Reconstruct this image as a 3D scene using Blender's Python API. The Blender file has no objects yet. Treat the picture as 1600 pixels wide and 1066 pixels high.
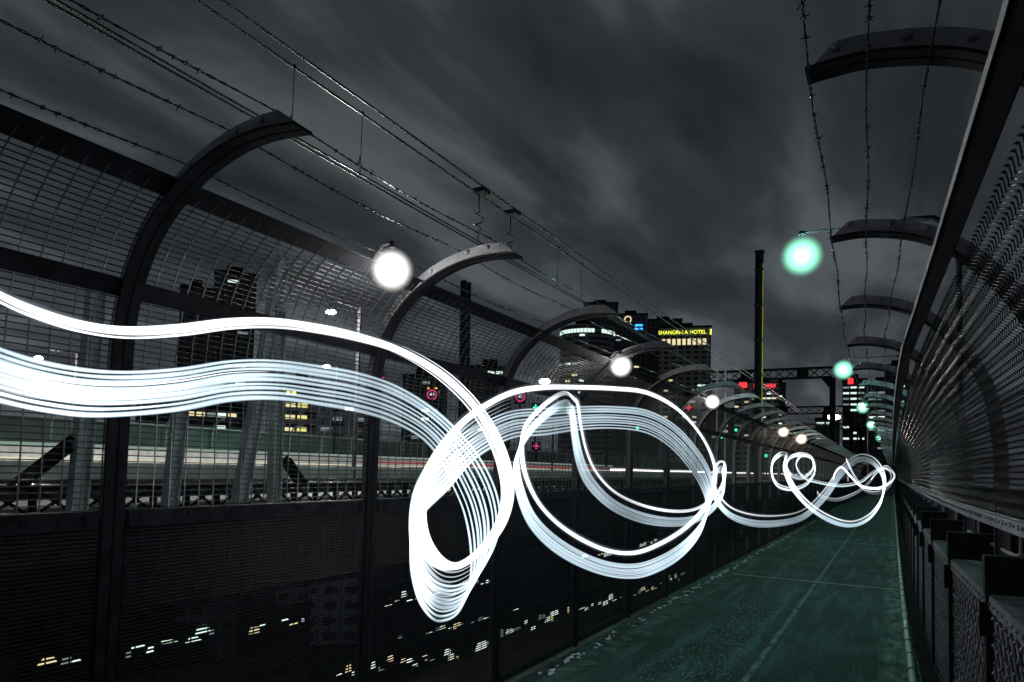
import bpy, math, random
from mathutils import Vector, Matrix
random.seed(7)
sc = bpy.context.scene
C = sc.collection
R = math.radians

# ------------------------------------------------------------------ camera
H = 1.6
PXF, CX, CY = 1067.0, 800.0, 673.0          # focal length and principal point in 1600 px photo units
vy = Vector((1395-CX, -(745-CY), -PXF)).normalized()
vz = Vector((543.0, 20300.0, -PXF)); vz = (vz - vy*vz.dot(vy)).normalized()
vx = vy.cross(vz).normalized()
M = Matrix((vx, vy, vz))                     # camera -> world rotation (rows = world axes seen from the camera)
cd = bpy.data.cameras.new('camera'); cam = bpy.data.objects.new('camera', cd); C.objects.link(cam)
cd.sensor_width = 36; cd.lens = 36*PXF/1600; cd.shift_y = (CY-533)/1600
cd.clip_start = 0.02; cd.clip_end = 6000
cam.matrix_world = Matrix.Translation((0, 0, H)) @ M.to_4x4()
sc.camera = cam
def ray(x, y): return M @ Vector((x-CX, -(y-CY), -PXF))
def onX(x, y, X): r = ray(x, y); t = X/r.x; return Vector((X, t*r.y, H+t*r.z))
def onY(x, y, Y): r = ray(x, y); t = Y/r.y; return Vector((t*r.x, Y, H+t*r.z))
def onZ(x, y, Z): r = ray(x, y); t = (Z-H)/r.z; return Vector((t*r.x, t*r.y, Z))
def onD(x, y, D):
    r = ray(x, y); t = D/math.hypot(r.x, r.y); return Vector((t*r.x, t*r.y, H+t*r.z))

# ------------------------------------------------------------------ night sky
w = bpy.data.worlds.new('World'); sc.world = w; w.use_nodes = True
nt = w.node_tree; nt.nodes.clear(); N = nt.nodes; L = nt.links
out = N.new('ShaderNodeOutputWorld'); bg = N.new('ShaderNodeBackground'); L.new(bg.outputs[0], out.inputs[0])
tc = N.new('ShaderNodeTexCoord'); sep = N.new('ShaderNodeSeparateXYZ'); L.new(tc.outputs['Generated'], sep.inputs[0])
mx = N.new('ShaderNodeMath'); mx.operation = 'MAXIMUM'; mx.inputs[1].default_value = 0.0; L.new(sep.outputs[2], mx.inputs[0])
ad = N.new('ShaderNodeMath'); ad.operation = 'ADD'; ad.inputs[1].default_value = 0.12; L.new(mx.outputs[0], ad.inputs[0])
def div(o, k):
    d = N.new('ShaderNodeMath'); d.operation = 'DIVIDE'; L.new(o, d.inputs[0]); L.new(ad.outputs[0], d.inputs[1])
    m_ = N.new('ShaderNodeMath'); m_.operation = 'MULTIPLY'; m_.inputs[1].default_value = k; L.new(d.outputs[0], m_.inputs[0]); return m_.outputs[0]
cmb = N.new('ShaderNodeCombineXYZ'); L.new(div(sep.outputs[0], 1.5), cmb.inputs[0]); L.new(div(sep.outputs[1], 0.55), cmb.inputs[1])
cmb.inputs[2].default_value = 6.3
n1 = N.new('ShaderNodeTexNoise'); n1.inputs['Scale'].default_value = 1.9; n1.inputs['Detail'].default_value = 5
n1.inputs['Roughness'].default_value = .5; n1.inputs['Distortion'].default_value = .35; L.new(cmb.outputs[0], n1.inputs['Vector'])
rp = N.new('ShaderNodeValToRGB'); L.new(n1.outputs['Fac'], rp.inputs[0])
e = rp.color_ramp.elements
e[0].position = .36; e[0].color = (.0125, .0148, .0165, 1); e[1].position = .66; e[1].color = (.054, .064, .070, 1)
q = e.new(.5); q.color = (.0220, .0265, .0300, 1)
# glow of the city close to the horizon
hr = N.new('ShaderNodeMapRange'); L.new(mx.outputs[0], hr.inputs[0])
hr.inputs[1].default_value = 0.0; hr.inputs[2].default_value = .35; hr.inputs[3].default_value = 1; hr.inputs[4].default_value = 0
mix = N.new('ShaderNodeMix'); mix.data_type = 'RGBA'; mix.blend_type = 'ADD'; L.new(hr.outputs[0], mix.inputs[0])
L.new(rp.outputs[0], mix.inputs[6]); mix.inputs[7].default_value = (.018, .018, .021, 1)
L.new(mix.outputs[2], bg.inputs[0]); bg.inputs[1].default_value = 1.4

sc.view_settings.view_transform = 'Standard'; sc.view_settings.look = 'None'
sc.view_settings.exposure = 0; sc.view_settings.gamma = 1
sc.render.engine = 'CYCLES'
sc.cycles.transparent_max_bounces = 64; sc.cycles.max_bounces = 6; sc.cycles.sample_clamp_indirect = 2.0
sc.cycles.use_denoising = True

# ------------------------------------------------------------------ materials
MATS = {}
def mat(name, col, rough=.6, metal=0, noise=.25, scale=8, emit=None, strength=0, bump=0, spec=.4):
    m = bpy.data.materials.new(name); m.use_nodes = True; t = m.node_tree; b = t.nodes['Principled BSDF']
    b.inputs['Roughness'].default_value = rough; b.inputs['Metallic'].default_value = metal
    b.inputs['Specular IOR Level'].default_value = spec
    tcn = t.nodes.new('ShaderNodeTexCoord'); nn = t.nodes.new('ShaderNodeTexNoise'); nn.inputs['Scale'].default_value = scale
    nn.inputs['Detail'].default_value = 6; t.links.new(tcn.outputs['Object'], nn.inputs['Vector'])
    r = t.nodes.new('ShaderNodeValToRGB'); t.links.new(nn.outputs['Fac'], r.inputs[0])
    r.color_ramp.elements[0].position = .3; r.color_ramp.elements[1].position = .7
    r.color_ramp.elements[0].color = tuple(c*(1-noise) for c in col)+(1,)
    r.color_ramp.elements[1].color = tuple(min(1, c*(1+noise)) for c in col)+(1,)
    t.links.new(r.outputs[0], b.inputs['Base Color'])
    if bump:
        bn = t.nodes.new('ShaderNodeBump'); bn.inputs['Strength'].default_value = bump; bn.inputs['Distance'].default_value = .01
        t.links.new(nn.outputs['Fac'], bn.inputs['Height']); t.links.new(bn.outputs[0], b.inputs['Normal'])
    if emit:
        b.inputs['Emission Color'].default_value = tuple(emit)+(1,); b.inputs['Emission Strength'].default_value = strength
    MATS[name] = m; return m
mat('painted_steel', (.014, .014, .018), .7, .0, .5, 14, bump=.3, spec=.08)
mat('matte_black', (.010, .010, .013), .95, 0, .4, 10, bump=.3, spec=.02)
mat('lattice_paint', (.10, .10, .12), .5, .1, .5, 18, bump=.4)
mat('white_rail', (.75, .76, .74), .6, 0, .15, 3)
mat('pale_steel', (.24, .24, .265), .5, .1, .3, 9, bump=.15)
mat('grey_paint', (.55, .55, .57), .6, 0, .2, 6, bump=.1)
mat('galvanised', (.045, .045, .052), .27, .6, .45, 40, spec=.6)
mat('dark_wire', (.07, .07, .08), .35, .7, .3, 30)
mat('fine_mesh', (.022, .022, .027), .7, 0, .3, 30, spec=.05)
mat('weld_mesh', (.055, .056, .062), .45, .2, .3, 30, spec=.2)
mat('mesh_bar', (.16, .16, .16), .35, .7, .3, 30)
mat('black_steel', (.012, .012, .015), .9, 0, .3, 6, spec=.04)
mat('cable', (.03, .03, .032), .35, .6, .2, 10)
mat('conduit', (.22, .27, .25), .45, .1, .3, 12, bump=.2)
mat('concrete', (.4, .41, .40), .85, 0, .35, 1.2, bump=.3)
mat('ballast', (.5, .5, .49), .95, 0, .6, 6, bump=.6)
mat('road_surface', (.2, .21, .21), .8, 0, .3, .8)
mat('green_wall', (.16, .19, .18), .7, 0, .4, .6)
mat('yellow_paint', (.55, .5, .05), .5, 0, .1, 8)
mat('ground', (.012, .013, .014), .9, 0, .5, .02)
mat('light_chips', (.7, .7, .72), .8, 0, .3, 30)
def glow(name, col, s):
    m = bpy.data.materials.new(name); m.use_nodes = True; t = m.node_tree; t.nodes.clear()
    o = t.nodes.new('ShaderNodeOutputMaterial'); em = t.nodes.new('ShaderNodeEmission')
    em.inputs[0].default_value = tuple(col)+(1,); em.inputs[1].default_value = s; t.links.new(em.outputs[0], o.inputs[0]); MATS[name] = m
glow('lamp_white', (1, .97, .92), 30); glow('lamp_green', (.72, 1, .86), 30); glow('lamp_warm', (1, .86, .68), 25)
glow('win_white', (.75, .95, .85), 1.1); glow('win_warm', (1, .85, .5), .9); glow('win_yellow', (.9, .85, .25), 1.0)
glow('gap_glow', (.85, .95, .95), 1.3); glow('win_dim', (.6, .75, .75), .3); glow('sign_red', (1, .06, .07), 1.0); glow('sign_blue', (.05, .35, 1), 2.0)
glow('sign_yellow', (.85, .9, .08), 1.7); glow('sign_pink', (1, .08, .30), .7); glow('sign_amber', (1, .30, .02), 2)
glow('sign_white', (1, 1, 1), .9); glow('sign_green', (.05, .9, .45), 2)
glow('streak_warm', (.95, .85, .66), .75); glow('streak_white', (1, .96, .9), 2.2); glow('streak_green', (.6, .8, .68), .38); glow('streak_red', (1, .15, .15), .5)
def light_mat(name, col, s, edge):
    # painted glow: adds light on top of what lies behind it, strongest where faced head-on
    m = bpy.data.materials.new(name); m.use_nodes = True; t = m.node_tree; t.nodes.clear(); nd = t.nodes
    o = nd.new('ShaderNodeOutputMaterial'); em = nd.new('ShaderNodeEmission'); tr = nd.new('ShaderNodeBsdfTransparent'); a = nd.new('ShaderNodeAddShader')
    lw = nd.new('ShaderNodeLayerWeight'); lw.inputs[0].default_value = .5
    iv = nd.new('ShaderNodeMath'); iv.operation = 'SUBTRACT'; iv.inputs[0].default_value = 1; t.links.new(lw.outputs['Facing'], iv.inputs[1])
    pw = nd.new('ShaderNodeMath'); pw.operation = 'POWER'; pw.inputs[1].default_value = edge; t.links.new(iv.outputs[0], pw.inputs[0])
    ml = nd.new('ShaderNodeMath'); ml.operation = 'MULTIPLY'; ml.inputs[1].default_value = s; t.links.new(pw.outputs[0], ml.inputs[0])
    em.inputs[0].default_value = tuple(col)+(1,); t.links.new(ml.outputs[0], em.inputs[1])
    t.links.new(em.outputs[0], a.inputs[0]); t.links.new(tr.outputs[0], a.inputs[1]); t.links.new(a.outputs[0], o.inputs[0]); MATS[name] = m
light_mat('trail_white', (.93, .95, 1), 1.5, 1.9)
light_mat('trail_blue', (.64, .82, .93), .92, 1.9)
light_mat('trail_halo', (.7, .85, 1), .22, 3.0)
light_mat('trail_mass', (.80, .92, 1), .55, 1.5)

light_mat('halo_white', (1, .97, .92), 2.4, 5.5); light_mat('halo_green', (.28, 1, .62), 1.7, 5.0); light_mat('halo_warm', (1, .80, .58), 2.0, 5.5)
def walk_mat():
    m = bpy.data.materials.new('walkway_coating'); m.use_nodes = True; t = m.node_tree; b = t.nodes['Principled BSDF']; nd = t.nodes; lk = t.links
    tcn = nd.new('ShaderNodeTexCoord')
    def noise(scale, det, sc3=(1, 1, 1)):
        mp = nd.new('ShaderNodeMapping'); mp.inputs['Scale'].default_value = sc3; lk.new(tcn.outputs['Object'], mp.inputs[0])
        n_ = nd.new('ShaderNodeTexNoise'); n_.inputs['Scale'].default_value = scale; n_.inputs['Detail'].default_value = det; lk.new(mp.outputs[0], n_.inputs[0]); return n_.outputs['Fac']
    def ramp(f, p0, p1, c0, c1):
        r = nd.new('ShaderNodeValToRGB'); lk.new(f, r.inputs[0]); r.color_ramp.elements[0].position = p0; r.color_ramp.elements[1].position = p1
        r.color_ramp.elements[0].color = c0+(1,); r.color_ramp.elements[1].color = c1+(1,); return r.outputs[0]
    base = ramp(noise(1.3, 10), .40, .62, (.004, .013, .014), (.021, .052, .051))
    wear = ramp(noise(3.0, 10, (2.4, .22, 1)), .50, .66, (0, 0, 0), (1, 1, 1))
    grit = ramp(noise(60, 5), .50, .60, (0, 0, 0), (1, 1, 1))
    def mixc(f, a, c, k):
        mu = nd.new('ShaderNodeMath'); mu.operation = 'MULTIPLY'; mu.inputs[1].default_value = k; lk.new(f, mu.inputs[0])
        x = nd.new('ShaderNodeMix'); x.data_type = 'RGBA'; lk.new(mu.outputs[0], x.inputs[0]); lk.new(a, x.inputs[6]); x.inputs[7].default_value = c+(1,); return x.outputs[2]
    c = mixc(wear, base, (.06, .15, .135), .65); c = mixc(grit, c, (.10, .22, .20), .45)
    sx = nd.new('ShaderNodeSeparateXYZ'); lk.new(tcn.outputs['Object'], sx.inputs[0])
    def band(x0, hw, soft):
        m1 = nd.new('ShaderNodeMath'); m1.operation = 'SUBTRACT'; m1.inputs[1].default_value = x0; lk.new(sx.outputs[0], m1.inputs[0])
        m2 = nd.new('ShaderNodeMath'); m2.operation = 'ABSOLUTE'; lk.new(m1.outputs[0], m2.inputs[0])
        mr = nd.new('ShaderNodeMapRange'); lk.new(m2.outputs[0], mr.inputs[0]); mr.inputs[1].default_value = hw; mr.inputs[2].default_value = hw+soft; mr.inputs[3].default_value = 1; mr.inputs[4].default_value = 0; return mr.outputs[0]
    def times(p_, q_):
        m1 = nd.new('ShaderNodeMath'); m1.operation = 'MULTIPLY'; lk.new(p_, m1.inputs[0]); lk.new(q_, m1.inputs[1]); return m1.outputs[0]
    c = mixc(times(band(-1.0, .006, .03), ramp(noise(14, 6, (1, .35, 1)), .35, .6, (0, 0, 0), (1, 1, 1))), c, (.24, .36, .33), .85)
    c = mixc(times(band(-1.45, .22, .25), ramp(noise(30, 5, (1.6, .35, 1)), .54, .66, (0, 0, 0), (1, 1, 1))), c, (.20, .31, .29), .7)
    c = mixc(times(band(.02, .03, .12), ramp(noise(9, 6, (1, .5, 1)), .42, .7, (0, 0, 0), (1, 1, 1))), c, (.22, .34, .28), .7)
    c = mixc(times(band(-2.25, .1, .15), ramp(noise(7, 6), .5, .7, (0, 0, 0), (1, 1, 1))), c, (.18, .24, .22), .6)
    dark = ramp(noise(48, 5), .38, .50, (1, 1, 1), (0, 0, 0)); c = mixc(dark, c, (.006, .012, .012), .75)
    lk.new(c, b.inputs['Base Color']); b.inputs['Roughness'].default_value = .8; b.inputs['Specular IOR Level'].default_value = .15
    bn = nd.new('ShaderNodeBump'); bn.inputs['Strength'].default_value = .5; bn.inputs['Distance'].default_value = .004
    lk.new(noise(120, 4), bn.inputs['Height']); lk.new(bn.outputs[0], b.inputs['Normal']); MATS['walkway_coating'] = m
walk_mat()
mat('worn_line', (.36, .46, .43), .7, 0, .5, 40)
def facade(name, wall, glass, bw, bh, mortar):
    m = bpy.data.materials.new(name); m.use_nodes = True; t = m.node_tree; b = t.nodes['Principled BSDF']
    tcn = t.nodes.new('ShaderNodeTexCoord'); sp = t.nodes.new('ShaderNodeSeparateXYZ'); cb = t.nodes.new('ShaderNodeCombineXYZ')
    t.links.new(tcn.outputs['Object'], sp.inputs[0]); t.links.new(sp.outputs[0], cb.inputs[0]); t.links.new(sp.outputs[2], cb.inputs[1])
    br = t.nodes.new('ShaderNodeTexBrick'); br.offset = 0; br.inputs['Scale'].default_value = 1; t.links.new(cb.outputs[0], br.inputs['Vector'])
    br.inputs['Brick Width'].default_value = bw; br.inputs['Row Height'].default_value = bh; br.inputs['Mortar Size'].default_value = mortar
    br.inputs['Color1'].default_value = tuple(glass)+(1,); br.inputs['Color2'].default_value = tuple(g*1.6 for g in glass)+(1,); br.inputs['Mortar'].default_value = tuple(wall)+(1,)
    t.links.new(br.outputs['Color'], b.inputs['Base Color']); b.inputs['Roughness'].default_value = .5; MATS[name] = m
facade('facade_grid', (.34, .33, .33), (.02, .02, .025), 5.0, 3.6, .9)
facade('facade_band', (.26, .26, .29), (.02, .02, .03), 400, 4.2, .9)
facade('facade_dark', (.10, .10, .115), (.015, .015, .02), 4.0, 3.8, .7)
facade('facade_pale', (.62, .60, .60), (.04, .04, .05), 6.0, 4.5, 1.2)

# ------------------------------------------------------------------ helpers
class MB:
    def __init__(s): s.v = []; s.f = []
    def box(s, a, b):
        x0, y0, z0 = a; x1, y1, z1 = b; k = len(s.v)
        s.v += [(x0,y0,z0),(x1,y0,z0),(x1,y1,z0),(x0,y1,z0),(x0,y0,z1),(x1,y0,z1),(x1,y1,z1),(x0,y1,z1)]
        s.f += [tuple(k+i for i in q_) for q_ in ((0,3,2,1),(4,5,6,7),(0,1,5,4),(1,2,6,5),(2,3,7,6),(3,0,4,7))]; return s
    def quad(s, *p): k = len(s.v); s.v += [tuple(x) for x in p]; s.f.append(tuple(range(k, k+len(p)))); return s
    def prism(s, pts, d):          # closed polygon pts extruded by vector d
        k = len(s.v); n_ = len(pts); d = Vector(d); s.v += [tuple(p) for p in pts]+[tuple(Vector(p)+d) for p in pts]
        s.f.append(tuple(range(k+n_-1, k-1, -1))); s.f.append(tuple(range(k+n_, k+2*n_)))
        for i in range(n_): j = (i+1) % n_; s.f.append((k+i, k+j, k+n_+j, k+n_+i))
        return s
    def tube(s, pts, r, n_=6, up=(0, 0, 1), flat=1.0):
        pts = [Vector(p) for p in pts]; k = len(s.v); m_ = len(pts); prev = None
        for i, p in enumerate(pts):
            t = (pts[min(i+1, m_-1)]-pts[max(i-1, 0)]).normalized()
            if prev is None:
                u = Vector(up); 
                if abs(t.dot(u)) > .95: u = Vector((1, 0, 0))
                a = (u - t*u.dot(t)).normalized()
            else: a = (prev - t*prev.dot(t)).normalized()
            prev = a; b = t.cross(a); rr = r[i] if isinstance(r, (list, tuple)) else r
            for j in range(n_):
                th = 2*math.pi*(j+.5)/n_; s.v.append(tuple(p + a*math.cos(th)*rr + b*math.sin(th)*rr*flat))
        for i in range(m_-1):
            for j in range(n_):
                j2 = (j+1) % n_; s.f.append((k+i*n_+j, k+i*n_+j2, k+(i+1)*n_+j2, k+(i+1)*n_+j))
        s.f.append(tuple(range(k+n_-1, k-1, -1))); s.f.append(tuple(range(k+(m_-1)*n_, k+m_*n_))); return s
    def bar(s, a, b, w_, h_, up=(0, 0, 1)):     # rectangular bar a->b, w_ sideways, h_ along up
        a = Vector(a); b = Vector(b); t = (b-a).normalized(); u = Vector(up); u = (u-t*u.dot(t)).normalized(); v = t.cross(u)
        c = [a+u*h_/2*i+v*w_/2*j for i, j in ((-1,-1),(-1,1),(1,1),(1,-1))]; return s.prism(c, b-a)
    def sweep(s, prof, y0, y1, r0, r1):          # ribbon following an XZ profile, from y0 to y1, r0..r1 along its normal
        k = len(s.v); m_ = len(prof)
        for i, (x, z) in enumerate(prof):
            ax, az = prof[max(i-1, 0)]; bx, bz = prof[min(i+1, m_-1)]; tx, tz = bx-ax, bz-az; l = math.hypot(tx, tz); nx, nz = -tz/l, tx/l
            for yy, rr in ((y0, r0), (y1, r0), (y1, r1), (y0, r1)): s.v.append((x+nx*rr, yy, z+nz*rr))
        for i in range(m_-1):
            for j in range(4): j2 = (j+1) % 4; s.f.append((k+i*4+j, k+i*4+j2, k+i*4+4+j2, k+i*4+4+j))
        s.f.append((k+3, k+2, k+1, k)); s.f.append(tuple(k+(m_-1)*4+i for i in range(4))); return s
    def along(s, sect, path):                    # XZ section polygon carried along a path [(dx, y, dz)]
        k = len(s.v); n_ = len(sect)
        for dx_, y, dz in path: s.v += [(x+dx_, y, z+dz) for x, z in sect]
        for i in range(len(path)-1):
            for j in range(n_): j2 = (j+1) % n_; s.f.append((k+i*n_+j, k+i*n_+j2, k+(i+1)*n_+j2, k+(i+1)*n_+j))
        s.f.append(tuple(range(k, k+n_))); s.f.append(tuple(range(k+(len(path)-1)*n_+n_-1, k+(len(path)-1)*n_-1, -1))); return s
    def ball(s, c, r, seg=12, ring=8, sq=(1, 1, 1)):
        k = len(s.v); c = Vector(c)
        for i in range(ring+1):
            ph = math.pi*i/ring
            for j in range(seg):
                th = 2*math.pi*j/seg; s.v.append((c.x+r*sq[0]*math.sin(ph)*math.cos(th), c.y+r*sq[1]*math.sin(ph)*math.sin(th), c.z+r*sq[2]*math.cos(ph)))
        for i in range(ring):
            for j in range(seg): j2 = (j+1) % seg; s.f.append((k+i*seg+j, k+(i+1)*seg+j, k+(i+1)*seg+j2, k+i*seg+j2))
        return s
    def bolt(s, c, nrm, r=.012, h=.008):
        c = Vector(c); nrm = Vector(nrm).normalized(); return s.tube([c, c+nrm*h], r, 6, up=(0, 1, 0) if abs(nrm.z) > .9 else (0, 0, 1))
    def build(s, name, m, parent=None, smooth=False, loc=None):
        me = bpy.data.meshes.new(name); me.from_pydata(s.v, [], s.f); me.validate(); me.update()
        if smooth:
            for p in me.polygons: p.use_smooth = True
        me.materials.append(MATS[m]); o = bpy.data.objects.new(name, me); C.objects.link(o)
        if parent: o.parent = parent
        if loc is not None: o.location = loc
        return o
def tag(o, label=None, cat=None, group=None, kind=None):
    if label: o['label'] = label
    if cat: o['category'] = cat
    if group: o['group'] = group
    if kind: o['kind'] = kind
    return o
def thing(name, label, cat, loc=(0, 0, 0), rz=0, group=None):
    o = bpy.data.objects.new(name, None); o.empty_display_size = .2; C.objects.link(o); o.location = loc; o.rotation_euler.z = rz
    return tag(o, label, cat, group)
def dup(o, parent=None, loc=None, rz=None):
    c = o.copy(); C.objects.link(c); c.parent = parent if parent else o.parent
    if loc is not None: c.location = loc
    if rz is not None: c.rotation_euler.z = rz
    for ch in list(o.children): dup(ch, c)
    return c
def spline(P, n_):                               # Catmull-Rom through vectors of any length
    outp = []
    for i in range(len(P)-1):
        p0, p1, p2, p3 = P[max(i-1, 0)], P[i], P[i+1], P[min(i+2, len(P)-1)]
        for k in range(n_):
            t = k/n_; outp.append([.5*((2*b)+(-a+c)*t+(2*a-5*b+4*c-d)*t*t+(-a+3*b-3*c+d)*t**3) for a, b, c, d in zip(p0, p1, p2, p3)])
    outp.append(list(P[-1])); return outp

SP = 1.42; Y0 = 1.49; SPR = 1.46; NB = 52; KMIN = -3
YEND = Y0+SP*(NB+KMIN)
# ------------------------------------------------------------------ setting
g = MB().quad((-3500, -500, -52), (3000, -500, -52), (3000, 5000, -52), (-3500, 5000, -52)).build('ground', 'ground'); tag(g, kind='structure')
p = MB().box((-2.56, KMIN*SP, -.18), (.52, 130, 0)).build('path', 'walkway_coating'); tag(p, kind='structure')
lm = MB()
for y in (11.2, 18.2, 25.2, 32.2, 39.2, 46.2, 60):
    x = -2.2
    while x < .08:
        l = random.uniform(.04, .22); e1, e2 = random.uniform(.028, .05), random.uniform(.028, .05)
        lm.quad((x, y, .004), (min(x+l, .1), y, .004), (min(x+l, .1), y+e2, .004), (x, y+e1, .004)); x += l+random.choice((0, 0, .01, .03))
tag(lm.build('path_joint_lines', 'worn_line'), kind='structure')
lt = MB()  # pale chips laid on the floor in place of small patches of light
for k in range(230):
    y = random.uniform(3.0, 26); x = -2.40+random.uniform(0, .10); r_ = random.uniform(.012, .038); a0 = random.uniform(0, 6.3)
    pts = [(x+r_*math.cos(a0+j*2.1+random.uniform(-.5, .5)), y+1.6*r_*math.sin(a0+j*2.1+random.uniform(-.5, .5)), .006) for j in range(3)]
    lt.prism(pts, (0, 0, random.uniform(.003, .008)))
tag(lt.build('light_chips', 'light_chips'), 'pale angular chips standing in for patches of light along the foot of the left fence', 'light_chips', kind='stuff')
dk = MB().box((-60, -80, .95), (-6.0, 420, 1.15)).build('road_deck', 'road_surface'); tag(dk, kind='structure')
dk2 = MB().box((-10.4, -80, 1.154), (-6.0, 420, 1.17)).build('track_bed', 'ballast'); tag(dk2, kind='structure')

# ------------------------------------------------------------------ left fence
PL = spline([(-2.5, 1.75), (-2.5, 1.95), (-2.49, 2.10), (-2.45, 2.25), (-2.375, 2.385), (-2.26, 2.50), (-2.12, 2.585), (-1.96, 2.64), (-1.79, 2.66), (-1.61, 2.645)], 3)
PLfull = [(-2.5, -.12), (-2.5, .7), (-2.5, 1.4)] + PL
def mesh_prof(P, ztop, zbot, off):
    res = []
    for i, (x, z) in enumerate(P):
        ax, az = P[max(i-1, 0)]; bx, bz = P[min(i+1, len(P)-1)]; l = math.hypot(bx-ax, bz-az)
        res.append((x-(bz-az)/l*off, z+(bx-ax)/l*off))
    return [q_ for q_ in res if zbot <= q_[1] <= ztop]
def resample(P, step):
    outp = [P[0]]; acc = 0; 
    for a, b in zip(P, P[1:]):
        l = math.hypot(b[0]-a[0], b[1]-a[1]); d = step-acc
        while d <= l: t = d/l; outp.append((a[0]+(b[0]-a[0])*t, a[1]+(b[1]-a[1])*t)); d += step
        acc = l-(d-step)
    return outp
fl = thing('mesh_fence', 'tall dark welded mesh fence on left of walkway with curved overhanging arms', 'fence', (-2.5, 0, 0))
IV = Vector((2.5, 0, 0))   # children are modelled in world x; shift into the fence's own frame
def kid(mb, name, m, par, base, **kw):
    bx, by, bz = base; mb.v = [(x-bx, y-by, z-bz) for x, y, z in mb.v]; return mb.build(name, m, par, **kw)
B = (-2.5, 0, 0)
def tee(P, sg, holes):
    # T section post: two angle irons back to back facing the path, a tall web plate behind them, cut slantwise at the tip
    m_ = MB(); m_.sweep(P, -.040, -.004, -.009*sg, 0); m_.sweep(P, .004, .040, -.009*sg, 0); m_.sweep(P, -.004, .004, -.004*sg, 0)
    wb = MB(); n_ = len(P); k = 0
    wb.sweep(P[:-2], -.007, .007, .001*sg, .064*sg)
    (ax, az), (bx, bz), (cx_, cz_) = P[-3], P[-2], P[-1]; l = math.hypot(cx_-ax, cz_-az); nx, nz_ = -(cz_-az)/l*sg, (cx_-ax)/l*sg
    wb.prism([(ax, -.007, az), (ax+nx*.064, -.007, az+nz_*.064), (cx_, -.007, cz_), (cx_, -.007, cz_)][:3], (0, .014, 0))
    for i in holes:
        x, z = P[i]; ax, az = P[i-1]; l = math.hypot(x-ax, z-az); nx, nz_ = -(z-az)/l*sg, (x-ax)/l*sg
        wb.ball((x+nx*.045, -.008, z+nz_*.045), .013, 8, 5)
    return m_, wb
post, web = tee(PLfull, 1, (15, 21, 25, 27))
for z in (.25, .75, 1.2, 1.5, 1.95):
    for yy in (-.024, .024): post.bolt((-2.49, yy, z), (1, 0, 0), .008, .006)
post0 = kid(post, 'post', 'painted_steel', fl, B)
web.v = [(x+2.5, y, z) for x, y, z in web.v]; web.build('web_plate', 'pale_steel', post0)
MP = [(-2.53, 1.40)]+mesh_prof(PL, 2.57, 1.42, .03)
ring = resample(MP, .0225)
mu = MB()
for x, z in ring: mu.bar((x, -SP/2, z), (x, SP/2, z), .0040, .0040)
mu_v = MB()
n_v = 21
for i in range(n_v):
    yy = -SP/2+SP*(i+.5)/n_v
    mu_v.tube([(x+.004, yy, z) for x, z in MP], .0028, 4)
pan0 = kid(mu, 'mesh_panel', 'weld_mesh', fl, B); 
mu_v.v = [(x+2.5, y, z) for x, y, z in mu_v.v]; panv = mu_v.build('upright_wires', 'mesh_bar', pan0)
lo = MB()
z = .09
while z < 1.36: lo.bar((-2.50, -SP/2+.05, z), (-2.50, SP/2-.05, z), .005, .0075); z += .0145
lo.box((-2.525, -SP/2+.05, .60), (-2.508, SP/2-.05, .625)); lo.box((-2.52, -SP/2+.05, .03), (-2.48, SP/2-.05, .085))
for i in range(18): yy = -SP/2+SP*(i+.5)/18; lo.bar((-2.507, yy, .06), (-2.507, yy, 1.37), .004, .004, up=(0, 1, 0))
low0 = kid(lo, 'lower_panel', 'fine_mesh', fl, B)
bl = MB(); bl.box((-2.50, -SP/2+.055, 1.335), (-2.488, SP/2-.055, 1.40)); bl.box((-2.52, -SP/2+.055, 1.388), (-2.5, SP/2-.055, 1.40))
for i in range(7): bl.bolt((-2.488, -SP/2+SP*(i+.5)/7, 1.375), (1, 0, 0), .009, .008)
belt0 = kid(bl, 'belt_rail', 'painted_steel', fl, B)
for k in range(NB):
    yk = Y0+SP*(k+KMIN); ym = yk+SP/2
    if k == 0: post0.location.y = yk; pan0.location.y = ym; low0.location.y = ym; belt0.location.y = ym
    else:
        dup(post0, fl, (0, yk, 0)); dup(pan0, fl, (0, ym, 0)); dup(low0, fl, (0, ym, 0)); dup(belt0, fl, (0, ym, 0))
ends = [(0, Y0+SP*KMIN, 0), (0, YEND, 0)]
tb = MB(); tb.along([(-2.262, 2.53), (-2.205, 2.575), (-2.212, 2.585), (-2.27, 2.54)], ends); tb.along([(-2.205, 2.575), (-2.165, 2.560), (-2.163, 2.568), (-2.21, 2.585)], ends)
kid(tb, 'top_beam', 'painted_steel', fl, B)
ir = MB(); ir.along([(-2.50, 2.19), (-2.492, 2.19), (-2.468, 2.25), (-2.476, 2.255)], ends); kid(ir, 'middle_rail', 'painted_steel', fl, B)
def barbed(x, z, y0, y1, xf=lambda y: 0, sag=.02, nearstep=.04):
    m_ = MB(); a = []; b = []; yy = y0; i = 0
    while yy < y1:
        ph = yy*2*math.pi/.09; s_ = -sag*math.sin(math.pi*((yy-Y0)/SP % 1)) ; xx = x+xf(yy)+.004*math.sin(yy*5.1)
        a.append((xx+.003*math.cos(ph), yy, z+s_+.003*math.sin(ph))); b.append((xx-.003*math.cos(ph), yy, z+s_-.003*math.sin(ph)))
        if random.random() < .3 and yy < 30:
            r1 = random.uniform(0, 3.1)
            for da in (0, 1.3):
                d = Vector((math.cos(r1+da), .35, math.sin(r1+da)))*random.uniform(.008, .013); c = Vector(a[-1]); m_.bar(c-d, c+d, .0022, .0022, up=(0, 1, 0))
            m_.tube([(xx, yy-.008, z+s_), (xx, yy+.008, z+s_)], .0042, 5)
        yy += nearstep if yy < 12 else .18; i += 1
    m_.tube(a, .0021, 4); m_.tube(b, .0021, 4); return m_
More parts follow.
